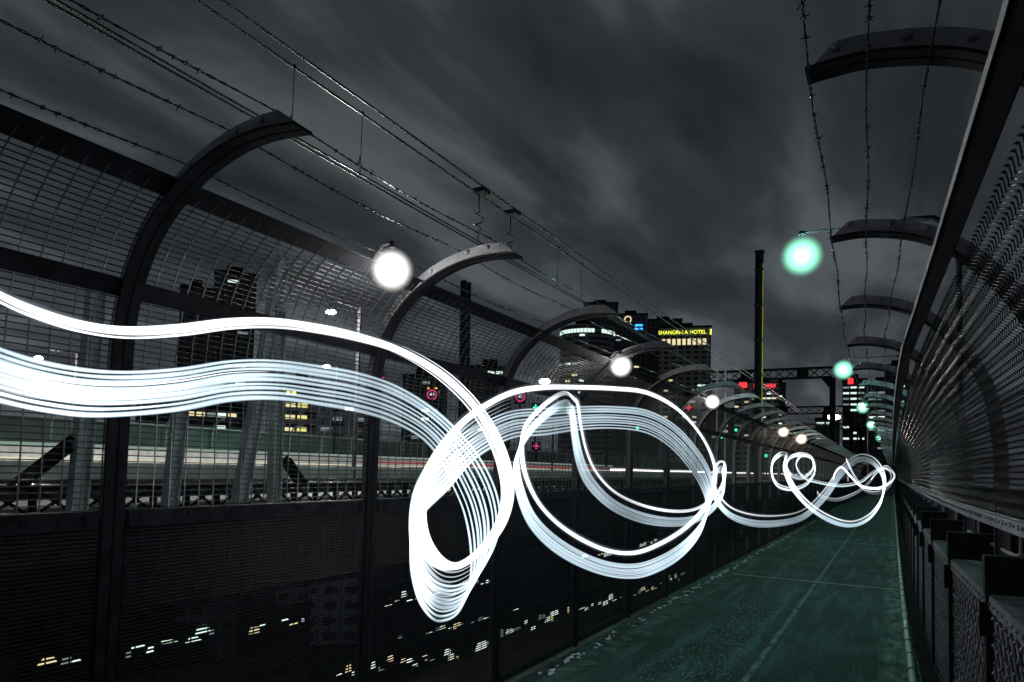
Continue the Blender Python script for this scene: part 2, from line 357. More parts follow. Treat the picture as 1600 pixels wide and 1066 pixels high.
for x, z in ((-2.19, 2.64), (-1.97, 2.715), (-1.765, 2.74)):
    kid(barbed(x, z, Y0+SP*KMIN, YEND), 'barbed_wire', 'dark_wire', fl, B)

# ------------------------------------------------------------------ right fence
DX = [(-5, .24), (0, .235), (1.6, .207), (3.3, .154), (5.8, .064), (8, .035), (11, .018), (20, 0), (200, 0)]
def dx(y):
    for (a, p_), (b, q_) in zip(DX, DX[1:]):
        if y <= b: return p_+(q_-p_)*(y-a)/(b-a)
    return 0
YR = 1.96
PRc = spline([(.43, 1.42), (.43, 1.62), (.425, 1.8), (.405, 1.97), (.37, 2.13), (.30, 2.29), (.215, 2.42), (.12, 2.53), (.02, 2.61), (-.07, 2.655), (-.17, 2.682), (-.28, 2.697), (-.40, 2.69)], 3)
fr = thing('chain_link_fence', 'curved chain link fence on right of walkway with arms carrying barbed wire', 'fence', (.45, 0, 0))
BR = (.45, 0, 0)
PRf = [(.43, -.1), (.43, 1.0)] + PRc
pr, web = tee(PRf, -1, (36, 32, 28))
postr = kid(pr, 'post', 'painted_steel', fr, BR)
web.v = [(x-.45, y, z) for x, y, z in web.v]; web.build('web_plate', 'pale_steel', postr)
# chain link: zigzag wires hooked into one another, wrapped onto the curved profile
MR = [(x-.012, z-.006*(z > 2.2)) for x, z in PRc if 1.40 <= z <= 2.56]
cum = [0]
for a, b in zip(MR, MR[1:]): cum.append(cum[-1]+math.hypot(b[0]-a[0], b[1]-a[1]))
def at_s(s_):
    s_ = max(0, min(cum[-1]-1e-6, s_))
    for i in range(len(cum)-1):
        if s_ <= cum[i+1]:
            t = (s_-cum[i])/(cum[i+1]-cum[i]); a, b = MR[i], MR[i+1]; l = cum[i+1]-cum[i]
            return a[0]+(b[0]-a[0])*t, a[1]+(b[1]-a[1])*t, -(b[1]-a[1])/l, (b[0]-a[0])/l
cl = MB(); d_ = .050; nw = int(SPR/d_); hs = d_*.62; nz = int(cum[-1]/hs)
for i in range(nw+1):
    yb = -SPR/2+i*SPR/nw; pts = []
    for j in range(nz+1):
        side = j % 2; yy = yb+(side*1.12-.06)*SPR/nw
        x, z, nx, nz_ = at_s(j*hs); o_ = .0035*(1 if side else -1)
        pts.append((x+nx*o_, yy, z+nz_*o_))
        x, z, nx, nz_ = at_s((j+.35)*hs); yy2 = yb+((side*.72+.14))*SPR/nw
        pts.append((x-nx*o_*1.0, yy2, z-nz_*o_*1.0))
    cl.tube(pts, .0025, 5, up=(1, 0, 0))
    for j in range(0, nz+1):
        side = j % 2; x, z, nx, nz_ = at_s(j*hs); cl.ball((x+nx*.001, yb+(side*1.12-.06)*SPR/nw, z+nz_*.001), .0058, 6, 4, (1, .8, 1))
chain0 = kid(cl, 'chain_link_panel', 'galvanised', fr, BR)
first = True
for k in range(NB):
    yk = YR+SPR*(k+KMIN); ym = yk+SPR/2; a = math.atan2(-(dx(yk+SPR)-dx(yk)), SPR); xm = (dx(yk)+dx(yk+SPR))/2
    if first: postr.location = (dx(yk), yk, 0); chain0.location = (xm, ym, 0); chain0.rotation_euler.z = a; first = False
    else: dup(postr, fr, (dx(yk), yk, 0)); dup(chain0, fr, (xm, ym, 0), a)
ys = [YR+SP*KMIN+i*.5 for i in range(60)]+[60, YEND]
pth = [(dx(y_), y_, 0) for y_ in ys if y_ <= YEND]
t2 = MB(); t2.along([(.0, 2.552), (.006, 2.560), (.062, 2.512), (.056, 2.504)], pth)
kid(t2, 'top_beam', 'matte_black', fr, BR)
t2 = MB(); t2.along([(-.012, 2.550), (-.004, 2.544), (.002, 2.556), (-.006, 2.562)], pth); kid(t2, 'edge_highlight', 'grey_paint', fr, BR)  # pale strip painting the highlight along the beam's inner edge
t3 = MB(); t3.along([(.39, 1.335), (.40, 1.335), (.40, 1.415), (.39, 1.415)], pth); t3.along([(.355, 1.40), (.39, 1.395), (.39, 1.405), (.355, 1.41)], pth)
y_ = YR+SP*KMIN
while y_ < 24:
    t3.bolt((.39+dx(y_), y_, 1.375), (-1, 0, 0), .009, .009); t3.tube([(.387+dx(y_+.1), y_+.1, 1.36), (.387+dx(y_+.1), y_+.1, 1.40)], .004, 4); y_ += .2
kid(t3, 'base_rail', 'pale_steel', fr, BR)
t4 = MB(); t4.tube([(.415+dx(y_), y_, 2.02) for y_ in ys if y_ <= YEND], .012, 6); kid(t4, 'stretcher_rail', 'painted_steel', fr, BR)
for x in (-.39, -.25, -.11):
    z = {-.39: 2.70, -.25: 2.705, -.11: 2.675}[x]
    kid(barbed(x, z, YR+SP*KMIN, YEND, dx), 'barbed_wire', 'dark_wire', fr, BR)

# ------------------------------------------------------------------ old riveted lattice railing below it
rl = thing('lattice_railing', 'old riveted lattice railing along right edge beneath the chain link', 'railing', (.25, 0, 0)); BL = (.25, 0, 0)
lp = MB(); zt, zb = 1.02, .10; cell = .118; nl = 12; cw = SPR/nl
def clip_diag(y_0, sgn, x):
    # one flat bar climbing from (y_0, zb), clipped to the panel
    ya, za, yb, zb_ = y_0, zb, y_0+sgn*(zt-zb)*cw/cell, zt
    if sgn > 0:
        if ya < -SPR/2: za += (-SPR/2-ya)*cell/cw; ya = -SPR/2
        if yb > SPR/2: zb_ -= (yb-SPR/2)*cell/cw; yb = SPR/2
    else:
        if ya > SPR/2: za += (ya-SPR/2)*cell/cw; ya = SPR/2
        if yb < -SPR/2: zb_ -= (-SPR/2-yb)*cell/cw; yb = -SPR/2
    if zb_-za > .02: lp.bar((x, ya, za), (x, yb, zb_), .034, .005, up=(1, 0, 0))
nd_ = int((zt-zb)/cell)+1
for i in range(-nd_, nl+1): clip_diag(-SPR/2+i*cw, 1, .252); 
for i in range(0, nl+nd_+1): clip_diag(-SPR/2+i*cw, -1, .262)
for i in range(nl*2+1):
    for j in range(int((zt-zb)/cell*2)+1):
        if (i+j) % 2 == 0: lp.ball((.249, -SPR/2+i*cw/2, zb+j*cell/2), .0105, 6, 4)
lat0 = kid(lp, 'lattice_panel', 'lattice_paint', rl, BL)
bk = MB(); bk.box((.22, -.05, 1.09), (.72, -.042, 1.25)); bk.box((.22, -.05, 1.25), (.72, .05, 1.258)); bk.box((.22, -.042, 1.09), (.228, .05, 1.25))
bk.box((.225, -.035, 0), (.245, .035, 1.09)); bk.box((.20, -.035, .9), (.225, -.028, 1.05))
brk0 = kid(bk, 'bracket', 'painted_steel', rl, BL)
st = MB(); st.tube([(.45, 0, 1.2), (.45, 0, 1.345)], .009, 6); st.ball((.45, 0, 1.2), .02, 8, 5); sta0 = kid(st, 'stay', 'pale_steel', rl, BL)
first = True
for k in range(NB):
    yk = YR+SPR*(k+KMIN)+.35; ym = yk+SPR/2; a = math.atan2(-(dx(yk+SPR)-dx(yk)), SPR); xm = (dx(yk)+dx(yk+SPR))/2
    if first: lat0.location = (xm, ym, 0); brk0.location = (dx(yk), yk, 0); sta0.location = (dx(yk), yk+.7, 0); first = False
    else: dup(lat0, rl, (xm, ym, 0), a); dup(brk0, rl, (dx(yk), yk, 0)); dup(sta0, rl, (dx(yk), yk+.7, 0))
tr = MB(); tr.along([(.235, 1.02), (.243, 1.02), (.243, 1.085), (.235, 1.085)], pth); tr.along([(.243, 1.077), (.33, 1.077), (.33, 1.085), (.243, 1.085)], pth)
y_ = -1
while y_ < 14: tr.ball((.235+dx(y_), y_, 1.05), .010, 6, 4); y_ += .1
kid(tr, 'top_rail', 'lattice_paint', rl, BL)
tr = MB(); tr.along([(.235, .03), (.243, .03), (.243, .11), (.235, .11)], pth); kid(tr, 'bottom_rail', 'painted_steel', rl, BL)
tr = MB(); tr.tube([(.45+dx(y_), y_, 1.2) for y_ in ys if y_ <= YEND], .011, 6); kid(tr, 'tie_rod', 'pale_steel', rl, BL)
ledge = MB(); ledge.along([(.33, 1.06), (.42, 1.055), (.42, 1.063), (.33, 1.07)], pth); kid(ledge, 'ledge', 'green_wall', rl, BL)
# conduit along the kerb
cn = thing('conduit', 'pale green conduit pipe clamped along right edge of the walkway floor', 'pipe', (.13, 0, 0)); BC = (.13, 0, 0)
kd = MB(); kd.tube([(.10+dx(y_)*.55, y_, .032) for y_ in ys if y_ <= YEND], .03, 12); kid(kd, 'pipe', 'conduit', cn, BC, smooth=True)
cp = MB(); cp.tube([(.0, -.012, .032), (.0, .012, .032)], .034, 12); cp.box((.03, -.012, .002), (.06, .012, .012)); c0 = cp.build('clamp', 'painted_steel', cn)
y_ = 1.0; i = 0
while y_ < 40:
    l = (-.03+dx(y_)*.55, y_, 0)
    if i == 0: c0.location = l
    else: dup(c0, cn, l)
    y_ += .55; i += 1
kb = MB(); kb.along([(.135, .0), (.135, .045), (.145, .055), (.233, .055), (.233, .0)], [(a_*1.0, b_, c_) for a_, b_, c_ in pth]); kid(kb, 'kerb_angle', 'matte_black', cn, BC)
cb = MB(); cb.tube([(.165+dx(y_)*.55, y_, .012) for y_ in ys if y_ <= YEND], .010, 6); kid(cb, 'thin_cable', 'conduit', cn, BC)

# ------------------------------------------------------------------ lamps
def point(name, parent, loc, col, watt, r):
    l = bpy.data.lights.new(name, 'POINT'); l.color = col; l.energy = watt; l.shadow_soft_size = r
    o = bpy.data.objects.new(name, l); C.objects.link(o); o.parent = parent; o.location = loc; return o
WL = 22; GL = 235
XL = -2.1
def left_lamp(px, py, label, warm=False, watt=WL, r=.072):
    p_ = onX(px, py, XL)
    t = thing('fence_lamp', label, 'lamp', tuple(p_), group='globe lamps mounted on the left fence top beam')
    MB().tube([(-.13, 0, .06), (-.06, 0, .13), (0, 0, .135), (0, 0, r*1.55)], .009, 6).build('bracket', 'painted_steel', t)
    MB().tube([(0, 0, r*1.5), (0, 0, r*1.75)], .016, 10).build('cap', 'painted_steel', t)
    MB().ball((0, 0, 0), r*1.6, 28, 18).build('halo', 'halo_warm' if warm else 'halo_white', t, smooth=True)  # see-through shell painting the halo around the bulb
    MB().ball((0, 0, 0), r*.5, 12, 8).build('bulb', 'lamp_warm' if warm else 'lamp_white', t, smooth=True)
    point('lamp_light', t, (0, 0, 0), (1, .85, .68) if warm else (1, .96, .9), watt, r*.62)
    return t
left_lamp(612, 422, 'largest white globe lamp, on the fence top left of the second big arm')
left_lamp(970, 572, 'second white globe lamp on the fence top, below the round tower')
left_lamp(1113, 628, 'third white globe lamp on the fence top, just above the bright trail loop')
left_lamp(1224, 675, 'fourth small warm lamp on the fence top, left one of the far pair', True, r=.09)
left_lamp(1252, 686, 'fifth warm lamp on the fence top, right one of the far pair', True, r=.11)
def green_lamp(px, py, Y, label, watt=GL, r=.14):
    p_ = onY(px, py, Y); z = p_.z; xr = .56+dx(Y)
    t = thing('street_lamp', label, 'street lamp', (xr, Y, 0), group='green lamps over the walkway')
    lx = p_.x-xr
    MB().tube([(0, 0, -.5), (0, 0, z-.1), (-.06, 0, z+.12), (-.22, 0, z+.24), (-.5, 0, z+.26)], .03, 8).build('pole', 'painted_steel', t, smooth=True)
    MB().tube([(-.5, 0, z+.26), (lx*.6, 0, z+.25), (lx, 0, z+r*1.9)], .011, 6).build('arm', 'painted_steel', t)
    h_ = MB(); h_.tube([(lx, 0, z+r*1.75), (lx, 0, z+r*2.0)], .035, 10); h_.build('hood', 'painted_steel', t)
    MB().ball((lx, 0, z), r*1.8, 28, 18).build('halo', 'halo_green', t, smooth=True)  # green halo around the bulb, painted as an oversized glowing shell
    MB().ball((lx, 0, z), r*.5, 12, 8).build('bulb', 'lamp_green', t, smooth=True)
    point('lamp_light', t, (lx, 0, z), (.36, 1, .86), watt, r*.62)
green_lamp(1253, 400, 8.2, 'large green white lamp high over the walkway right of the tall mast')
green_lamp(1318, 578, 17, 'green lamp second nearest over the walkway, above the gantry column')
green_lamp(1348, 637, 28, 'small green lamp third in the row, beside the banded office tower')
green_lamp(1361, 664, 38, 'small green lamp fourth in the row, just below the third')
green_lamp(1376, 684, 52, 'lowest and furthest green lamp of the row, against the right fence', r=.2)

# ------------------------------------------------------------------ light painting
# (x, y) of the bright upper lamp in photo units, distance down the walkway, then where the row of small lamps starts and ends beside it
TR = [(-60,425,.78, 0,95, 0,185),(0,463,.82, 0,83,0,163),(60,489,.87, 0,76,0,150),(130,510,.94, 0,68,0,138),(200,519,1.02, 0,63,0,128),(280,515,1.13, 0,62,0,124),(360,505,1.27, 0,60,0,119),(430,504,1.4, 0,60,0,118),
(500,513,1.58, 0,60,0,118),(560,526,1.75, 0,58,-3,115),(620,545,1.95, -3,58,-10,112),(680,578,2.15, -8,58,-22,105),(730,622,2.3, -12,55,-42,95),(765,672,2.42, -12,50,-58,85),(787,725,2.5, -12,45,-62,75),(793,775,2.52, -12,40,-58,75),
(780,822,2.48, -10,38,-45,80),(750,862,2.4, -8,38,-32,92),(715,884,2.3, -4,32,-24,86),(685,878,2.2, -8,28,-14,84),(662,845,2.15, -12,24,-10,84),(655,800,2.15, -14,18,-12,72),(664,750,2.2, -14,10,-10,60),(690,700,2.3, -8,10,10,62),(725,658,2.42, 0,20,12,62),(765,630,2.58, 0,26,8,66),
(805,612,2.75, 0,30,2,70),(850,605,2.95, 0,34,0,74),(905,605,3.25, 0,31,0,66),(960,607,3.5, 0,29,0,62),(1010,613,3.75, 0,29,0,63),(1055,636,4.0, -2,28,-8,62),(1090,672,4.25, -4,26,-14,58),(1112,712,4.5, -4,22,-16,50),(1118,750,4.6, -4,18,-14,42),
(1103,790,4.6, -2,18,-8,42),(1075,822,4.5, -2,20,-6,44),(1035,848,4.3, 0,20,-2,42),(990,864,4.1, 0,18,0,39),(940,857,3.85, -3,18,-6,38),(885,828,3.55, -6,18,-12,38),(845,790,3.3, -8,16,-16,34),(822,745,3.15, -6,12,-14,28),(815,700,3.1, -5,10,-11,24),(822,665,3.2, 0,10,0,24),
(845,638,3.35, 0,11,0,24),(868,620,3.5, 0,11,0,24),(885,614,3.65, 0,11,-3,25),(896,622,3.75, -4,10,-10,24),(903,632,3.8, -6,8,-12,20),(908,665,3.95, -6,8,-14,20),(917,705,4.15, -6,9,-15,22),(932,738,4.4, -5,10,-13,24),(960,768,4.75, -2,12,-6,27),(1000,788,5.2, 0,12,-2,27),
(1045,798,5.6, 0,11,0,24),(1085,796,6.0, 0,10,0,21),(1115,778,6.3, 0,9,1,19),(1131,752,6.5, 0,8,0,17),(1132,724,6.6, -2,7,-4,15),(1122,724,6.7, 0,7,0,15),(1116,742,6.8, 0,7,-2,15),(1120,768,6.9, 0,7,-3,15),(1142,793,7.1, 0,8,-1,17),(1180,805,7.5, 0,8,0,18),
(1225,805,8.1, 0,7,0,16),(1258,795,8.7, 0,6,1,15),(1287,767,9.3, 0,5,4,13),(1308,737,9.8, 0,4,5,11),(1328,718,10.3, 0,4,3,11),(1346,710,10.8, 0,4,0,11),(1366,716,11.3, -1,4,-3,10),(1380,735,11.6, -1,4,-3,9),(1383,757,11.7, -1,3,-3,8),(1375,784,11.6, 0,3,-1,8),
(1355,806,11.3, 0,4,0,9),(1328,815,10.9, 0,4,0,9),(1296,806,10.5, 0,4,-1,10),(1264,785,10.1, -1,4,-2,9),(1240,757,9.9, -1,3,-4,7),(1228,728,9.9, -1,2,-4,6),(1229,710,10.0, -1,3,-3,6),(1220,707,10.2, 0,3,0,6),(1208,718,10.3, 0,3,0,6),(1206,738,10.4, 0,3,0,6),(1216,756,10.6, 0,3,0,6),
(1238,762,10.9, 0,2,0,5),(1260,754,11.3, 0,2,0,5),(1273,735,11.7, 0,2,0,5),(1270,716,12.1, 0,2,0,5),(1256,708,12.4, 0,2,0,5),(1236,712,12.6, 0,2,0,5),(1229,726,12.9, 0,2,0,5),(1238,741,13.3, 0,2,0,5),(1255,744,13.7, 0,2,0,5),(1270,731,14.1, 0,2,0,4),(1268,714,14.4, 0,2,0,4),
(1252,711,14.7, 0,2,0,4),(1244,725,15.0, 0,2,0,4),(1256,744,15.6, 0,2,0,4),(1280,752,16.2, 0,2,0,4),(1315,757,17, 0,2,0,4),(1345,751,17.8, 0,2,0,4),(1362,738,18.4, 0,2,0,4),(1377,731,19, 0,1,0,3),(1393,735,19.6, 0,1,0,3),(1398,744,20, 0,1,0,3),(1388,755,20.4, 0,1,0,3),
(1370,762,20.6, 0,1,0,3),(1345,758,20.8, 0,1,0,3),(1328,742,21, 0,1,0,3),(1315,729,21.2, 0,1,0,3),(1305,737,21.4, 0,1,0,3),(1302,748,21.6, 0,1,0,3)]
S = spline([list(map(float, t)) for t in TR], 7)
lt_ = thing('light_trail', 'long looping ribbon of white light hanging along the walkway', 'light trail', (-1.2, 0, 0)); BT = (-1.2, 0, 0)
def strand(fx, fy, r, name, m, a=0, b=None):
    P_ = [onY(s[0]+fx(s), s[1]+fy(s), s[2]) for s in S[a:b]]
    P_ = [Vector(q_) for q_ in P_]
    n_ = len(P_); k1, k2, k3 = random.random()*6, random.random()*6, random.uniform(.05, .13)
    r = [(r[i] if isinstance(r, list) else r)*(1+.22*math.sin(i*k3+k1)+.12*math.sin(i*.29+k2)) for i in range(n_)]
    t = MB().tube(P_, r, 10); return kid(t, name, m, lt_, BT, smooth=True)
strand(lambda s: 0, lambda s: 0, .0105, 'bright_strand', 'trail_white')
strand(lambda s: 0, lambda s: 0, .022, 'glow', 'trail_halo')
cut = 7*83
strand(lambda s: 0, lambda s: 9*min(1, 1.2/s[2]), .004, 'bright_strand', 'trail_white', 0, 7*62)
strand(lambda s: -2, lambda s: -7*min(1, 1.2/s[2]), .003, 'bright_strand', 'trail_white', 0, 7*62)
for i in range(9):
    f_ = i/8
    f_ += random.uniform(-.022, .022)*(0 < i < 8)
    strand(lambda s, f_=f_: s[3]+(s[5]-s[3])*f_, lambda s, f_=f_: s[4]+(s[6]-s[4])*f_, .0054+.0012*(i in (1, 4, 8)), 'ribbon_strand', 'trail_blue')

TR2 = [(1322,716,15),(1335,742,15.4),(1352,764,15.9),(1374,768,16.5),(1391,756,17.2),(1396,740,17.8),(1386,728,18.2),(1370,735,18.0),(1358,752,17.4),(1338,768,16.6),(1308,779,15.8),(1284,774,15.2),(1277,768,15.0)]
S_main = S; S = spline([list(map(float, t)) for t in TR2], 9)
strand(lambda s: 0, lambda s: 0, .0075, 'bright_strand', 'trail_white')
for d in (2.2, 4): strand(lambda s: 0, lambda s, d=d: d, .007, 'ribbon_strand', 'trail_blue')
S = spline([[1325,752,14],[1326,741,14.2],[1334,750,14.5],[1350,765,14.9],[1372,767,15.5],[1392,748,16],[1386,733,16.3],[1372,738,16.5],[1361,750,16.6]], 9)
strand(lambda s: 0, lambda s: 0, .006, 'bright_strand', 'trail_white')
S = S_main
# where the lamp swept slowly the strands run together
def taper(r, a, b, k0=30, k1=30):
    n_ = b-a; return [max(.0003, r*min(1, (i+1)/k0 if k0 else 1, (n_-i)/k1 if k1 else 1)) for i in range(n_)]
for i in range(11):
    f_ = i/10
    strand(lambda s, f_=f_: s[3]*.2+(s[5]-s[3]*.2)*f_, lambda s, f_=f_: s[4]*.3+(s[6]-s[4]*.3)*f_, taper(.011, 7*17, 7*26), 'merged_strand', 'trail_mass', 7*17, 7*26)
for i in range(6):
    f_ = i/5; e_ = 7*(7-i//2)
    strand(lambda s: 0, lambda s, f_=f_: s[4]+(s[6]-s[4])*(.3+.7*f_), taper(.010 if i % 2 else .006, 0, e_, 0, 28), 'merged_strand', 'trail_mass' if i % 2 else 'trail_white', 0, e_)
for i, d in enumerate((-10, -4, 5, 10)):
    strand(lambda s, d=d: d*.9*min(1, 2.2/s[2]), lambda s, d=d: -d*.4*min(1, 2.2/s[2]), taper(.0075, 7*10, 7*27), 'side_strand', 'trail_white', 7*10, 7*27)
# ------------------------------------------------------------------ overhead wires
def wire(px, py, X, label, r=.012, sag=0):
    p_ = onX(px, py, X); return p_.z
Xc, Xm = -6.3, -6.3
zc1 = onX(400, 184, Xc).z; zc2 = onX(420, 188, Xc-.25).z; zm1 = onX(310, 0, Xm).z; zm2 = onX(740, 297, Xm+.1).z
def ow(X, z, label, r=.014):
    t = thing('overhead_wire', label, 'wire', (X, 0, z)); MB().tube([(0, y_, -.03*math.sin(y_*.13)) for y_ in range(-30, 240, 3)], r, 6).build('cable_strand', 'cable', t); return t
w1 = ow(Xc, zc1, 'lower contact wire, the one nearest the left fence'); w2 = ow(Xc-.25, zc2, 'lower contact wire running just beyond the nearest one')
w3 = ow(Xm, zm1, 'upper messenger wire running above the contact wires with thin droppers', .017); w4 = ow(Xm+.1, onX(350, 0, Xm+.1).z, 'topmost messenger wire crossing the sky over the left fence', .017)
zd = w4.location.z
for i, (px, py) in enumerate(((460, 110), (567, 163), (872, 405), (909, 418), (1010, 505))):
    y_ = onX(px, py, Xm).y; dd = MB(); dd.tube([(0, y_, 0), (0, y_, zc1-zm1+.25)], .005, 4)
    dd.tube([(0, y_-.02, zc1-zm1+.27), (0, y_+.02, zc1-zm1+.14), (0, y_-.02, zc1-zm1), (0, y_-.03, zc1-zm1+.15), (0, y_-.02, zc1-zm1+.27)], .006, 4); dd.ball((0, y_, -.01), .03, 6, 4)
    dd.build('dropper', 'cable', w3)
for px, py in ((748, 302), (797, 336)):
    y_ = onX(px, py, Xm).y; h_ = zm1-zc1; pts = []
    for j in range(60):
        t = j/59; a = max(0, min(1, (t-.35)/.5)); rr = .09*math.sin(math.pi*a) if 0 < a < 1 else 0
        pts.append((rr*math.cos(a*15), y_+.02+rr*math.sin(a*15), -t*h_+.04))
    MB().tube(pts, .011, 5).build('coiled_feeder', 'cable', w3)
    MB().box((-.05, y_-.12, -.04), (.18, y_+.1, .04)).build('clamp', 'cable', w3)

# ------------------------------------------------------------------ track side steelwork
def column(p0, p1, X, wd, label, m='grey_paint'):
    a = onX(*p0, X); b = onX(*p1, X); t = thing('steel_column', label, 'column', tuple(a), group='steel columns beside the tracks')
    d = b-a; MB().bar((0, 0, 0), d, .012, wd, up=(0, 1, 0)).build('web', m, t)
    f = MB(); 
    for s_ in (-1, 1): f.bar((0, s_*wd/2, 0), (d.x, d.y+s_*wd/2, d.z), .09, .014, up=(0, 1, 0))
    f.build('flange', m, t)
XC = -5.4
column((120, 800), (153, 433), XC, .11, 'pale leaning steel column left of the nearest fence post')
column((265, 790), (285, 610), XC, .10, 'short pale column just right of the nearest fence post')
column((374, 785), (442, 400), XC, .12, 'tallest leaning pale column, midway between the two nearest posts')
column((428, 785), (436, 480), XC, .10, 'upright pale column close beside the tallest leaning one')
column((722, 780), (728, 440), XC, .13, 'dark column rising above the fence behind the third arm', 'painted_steel')
column((28, 758), (122, 684), XC-.05, .10, 'dark diagonal brace left of the leaning column, low behind the mesh', 'painted_steel')
column((472, 757), (444, 716), XC-.05, .10, 'short dark diagonal brace right of the upright pale column', 'painted_steel')
gd = thing('lattice_girder', 'dark low lattice girder with crossed bars between fence and tracks', 'girder', (-6, 0, 1.1)); BG = (-6, 0, 1.1)
zt_ = onX(100, 758, -6).z; zb_ = onX(100, 800, -6).z
ch = MB(); ch.box((-6.05, -20, zt_-.035), (-5.95, 90, zt_)); ch.box((-6.05, -20, zb_-.1), (-5.95, 90, zb_-.03)); kid(ch, 'chord', 'black_steel', gd, BG)
x1 = MB(); s_ = .34
x1.bar((-6, 0, zb_-.03), (-6, s_, zt_-.03), .02, .035, up=(1, 0, 0)); x1.bar((-5.97, s_, zb_-.03), (-5.97, 0, zt_-.03), .02, .035, up=(1, 0, 0)); x1.box((-6.02, -.02, zb_-.03), (-5.96, .02, zt_-.03))
c0 = kid(x1, 'lattice_bar', 'black_steel', gd, BG); c0.location.y = 0.2
for i in range(1, 90): dup(c0, gd, (0, .2+i*s_, 0))
# beams hanging under the tracks
for i, (X, z) in enumerate(((-3.3, 1.08), (-6.1, .7), (-9, .6))):
    t = thing('deck_girder', ('dark plate girder under the tracks nearest the fence', 'dark plate girder under the middle of the tracks', 'dark plate girder under the far side of the tracks')[i], 'girder', (X, 0, z))
    MB().box((-.03, -30, -.22), (.03, 160, .22)).build('web', 'black_steel', t); f = MB(); f.box((-.12, -30, .22), (.12, 160, .25)); f.box((-.12, -30, -.25), (.12, 160, -.22)); f.build('flange', 'black_steel', t)
# rails
for i, X in enumerate((-7.1, -8.55)):
    tag(MB().box((X-.035, -80, 1.17), (X+.035, 420, 1.31)).build('railway_rail', 'galvanised'), ('nearer steel rail of the track beyond the girder', 'further steel rail of the track beyond the girder')[i], 'rail')
def barrier(X, h_, m, label, wd=.25):
    t = thing('crash_barrier', label, 'barrier', (X, 0, 1.15)); MB().box((-wd/2, -80, 0), (wd/2, 400, h_*.75)).build('base', m, t); MB().box((-wd/2-.05, -80, h_*.8), (wd/2+.05, 400, h_)).build('top_rail', 'grey_paint', t)
barrier(-10.6, .35, 'concrete', 'low concrete barrier between the tracks and the roadway'); barrier(-17, .6, 'white_rail', 'concrete barrier dividing the roadway lanes'); barrier(-25, .7, 'white_rail', 'tall concrete barrier beyond the last lane')
def streak(X, z, m, y0, y1, label, r=.05):
    tag(MB().tube([(X, y0+(y1-y0)*i/40, z+.01*math.sin(i*1.7)) for i in range(41)], r, 6).build('light_streak', m), label, 'light streak', 'vehicle light streaks on the roadway')
streak(-12, 1.36, 'streak_warm', -40, 60, 'thick warm white streak low behind the nearest fence bays')
streak(-14.5, 1.5, 'streak_warm', -40, 40, 'thinner yellowish streak just above the thick warm one', .03)
streak(-20, 1.62, 'streak_green', -40, 60, 'pale green streak above the yellowish one', .06)
streak(-26.5, 1.95, 'streak_green', -60, 70, 'thin pale green streak highest on the roadway', .06)
streak(-12.2, 1.58, 'streak_white', 32, 150, 'bright white streak showing between the far fence posts', .06)
streak(-12.4, 1.62, 'streak_red', 14, 31, 'thin red streak behind the big loop', .03)
for i, X in enumerate((-12.6, -15.2, -19.5, -22.2, -29, -33)):
    o = MB().box((X-.09, -60, 1.152), (X+.09, 300, 1.158)).build('road_marking', 'white_rail'); tag(o, kind='structure')
# far fence of the roadway
XF = -38
ff = thing('road_fence', 'pale curved post fence on the far side of the roadway', 'fence', (XF, 0, 1.15))
pf = MB().tube([(0, 0, 0), (0, 0, 2.0), (.12, 0, 2.5), (.45, 0, 2.85), (1.0, 0, 2.95)], .06, 6).build('curved_post', 'grey_paint', ff); pf.location.y = 0
for i in range(1, 50): dup(pf, ff, (0, i*3.2, 0))
MB().box((-.3, -60, 0), (-.25, 200, 2.3)).build('mesh_screen', 'green_wall', ff)
MB().box((-.1, -60, 2.3), (.02, 200, 2.4)).build('top_rail', 'grey_paint', ff)
# road lamps
def road_lamp(px, py, D, m, label, r, lightc, watt, pole=True):
    p_ = onD(px, py, D); t = thing('road_lamp', label, 'road lamp', (p_.x, p_.y, 1.15), group='road lamps beyond the tracks'); z = p_.z-1.15
    MB().tube([(0, .9, 0), (0, .9, z+.3)], .05, 6).build('pole', 'painted_steel', t); MB().tube([(0, .9, z+.28), (0, 0, z+.26)], .03, 6).build('arm', 'painted_steel', t)
    MB().ball((0, 0, z), r, 12, 8, (1.6, 1, .7)).build('lantern', m, t, smooth=True)
    if watt: point('lamp_light', t, (0, 0, z-.02-r), lightc, watt, .1)
road_lamp(517, 488, 15, 'lamp_white', 'white road lantern above the tracks, left of the largest globe lamp', .08, (1, .95, .85), 1500)
road_lamp(510, 573, 42, 'lamp_green', 'green road lantern below the white one, beyond the mesh', .16, (.45, 1, .66), 700)
road_lamp(851, 596, 28, 'lamp_white', 'white road lantern just above the long trail, right of the third arm', .16, (1, .95, .85), 260)
road_lamp(1303, 652, 60, 'lamp_white', 'white lantern under the gantry by its right column', .3, (1, .9, .85), 300)
road_lamp(60, 560, 20, 'lamp_white', 'road lantern glowing through mesh at the far left', .08, (1, .93, .8), 800)
for i, (px, py, m) in enumerate(((1127, 683, 'sign_green'), (1150, 672, 'sign_green'), (1193, 697, 'sign_red'), (1197, 712, 'sign_green'), (996, 669, 'sign_green'))):
    p_ = onD(px, py, 55); t = thing('signal_light', ('small green signal light behind mesh under the third lamp', 'green signal light behind the far fence, upper of two', 'red signal light behind the far fence', 'green signal light just under the red one', 'green signal light below the inner trail ribbon')[i], 'signal', (p_.x, p_.y, 1.15), group='signal lights beyond the left fence')
    z = p_.z-1.15; MB().tube([(0, .1, 0), (0, .1, z)], .05, 6).build('pole', 'painted_steel', t); MB().box((-.2, .05, z-.3), (.2, .2, z+.3)).build('housing', 'black_steel', t); MB().ball((0, 0, z), .13, 10, 6).build('lens', m, t)
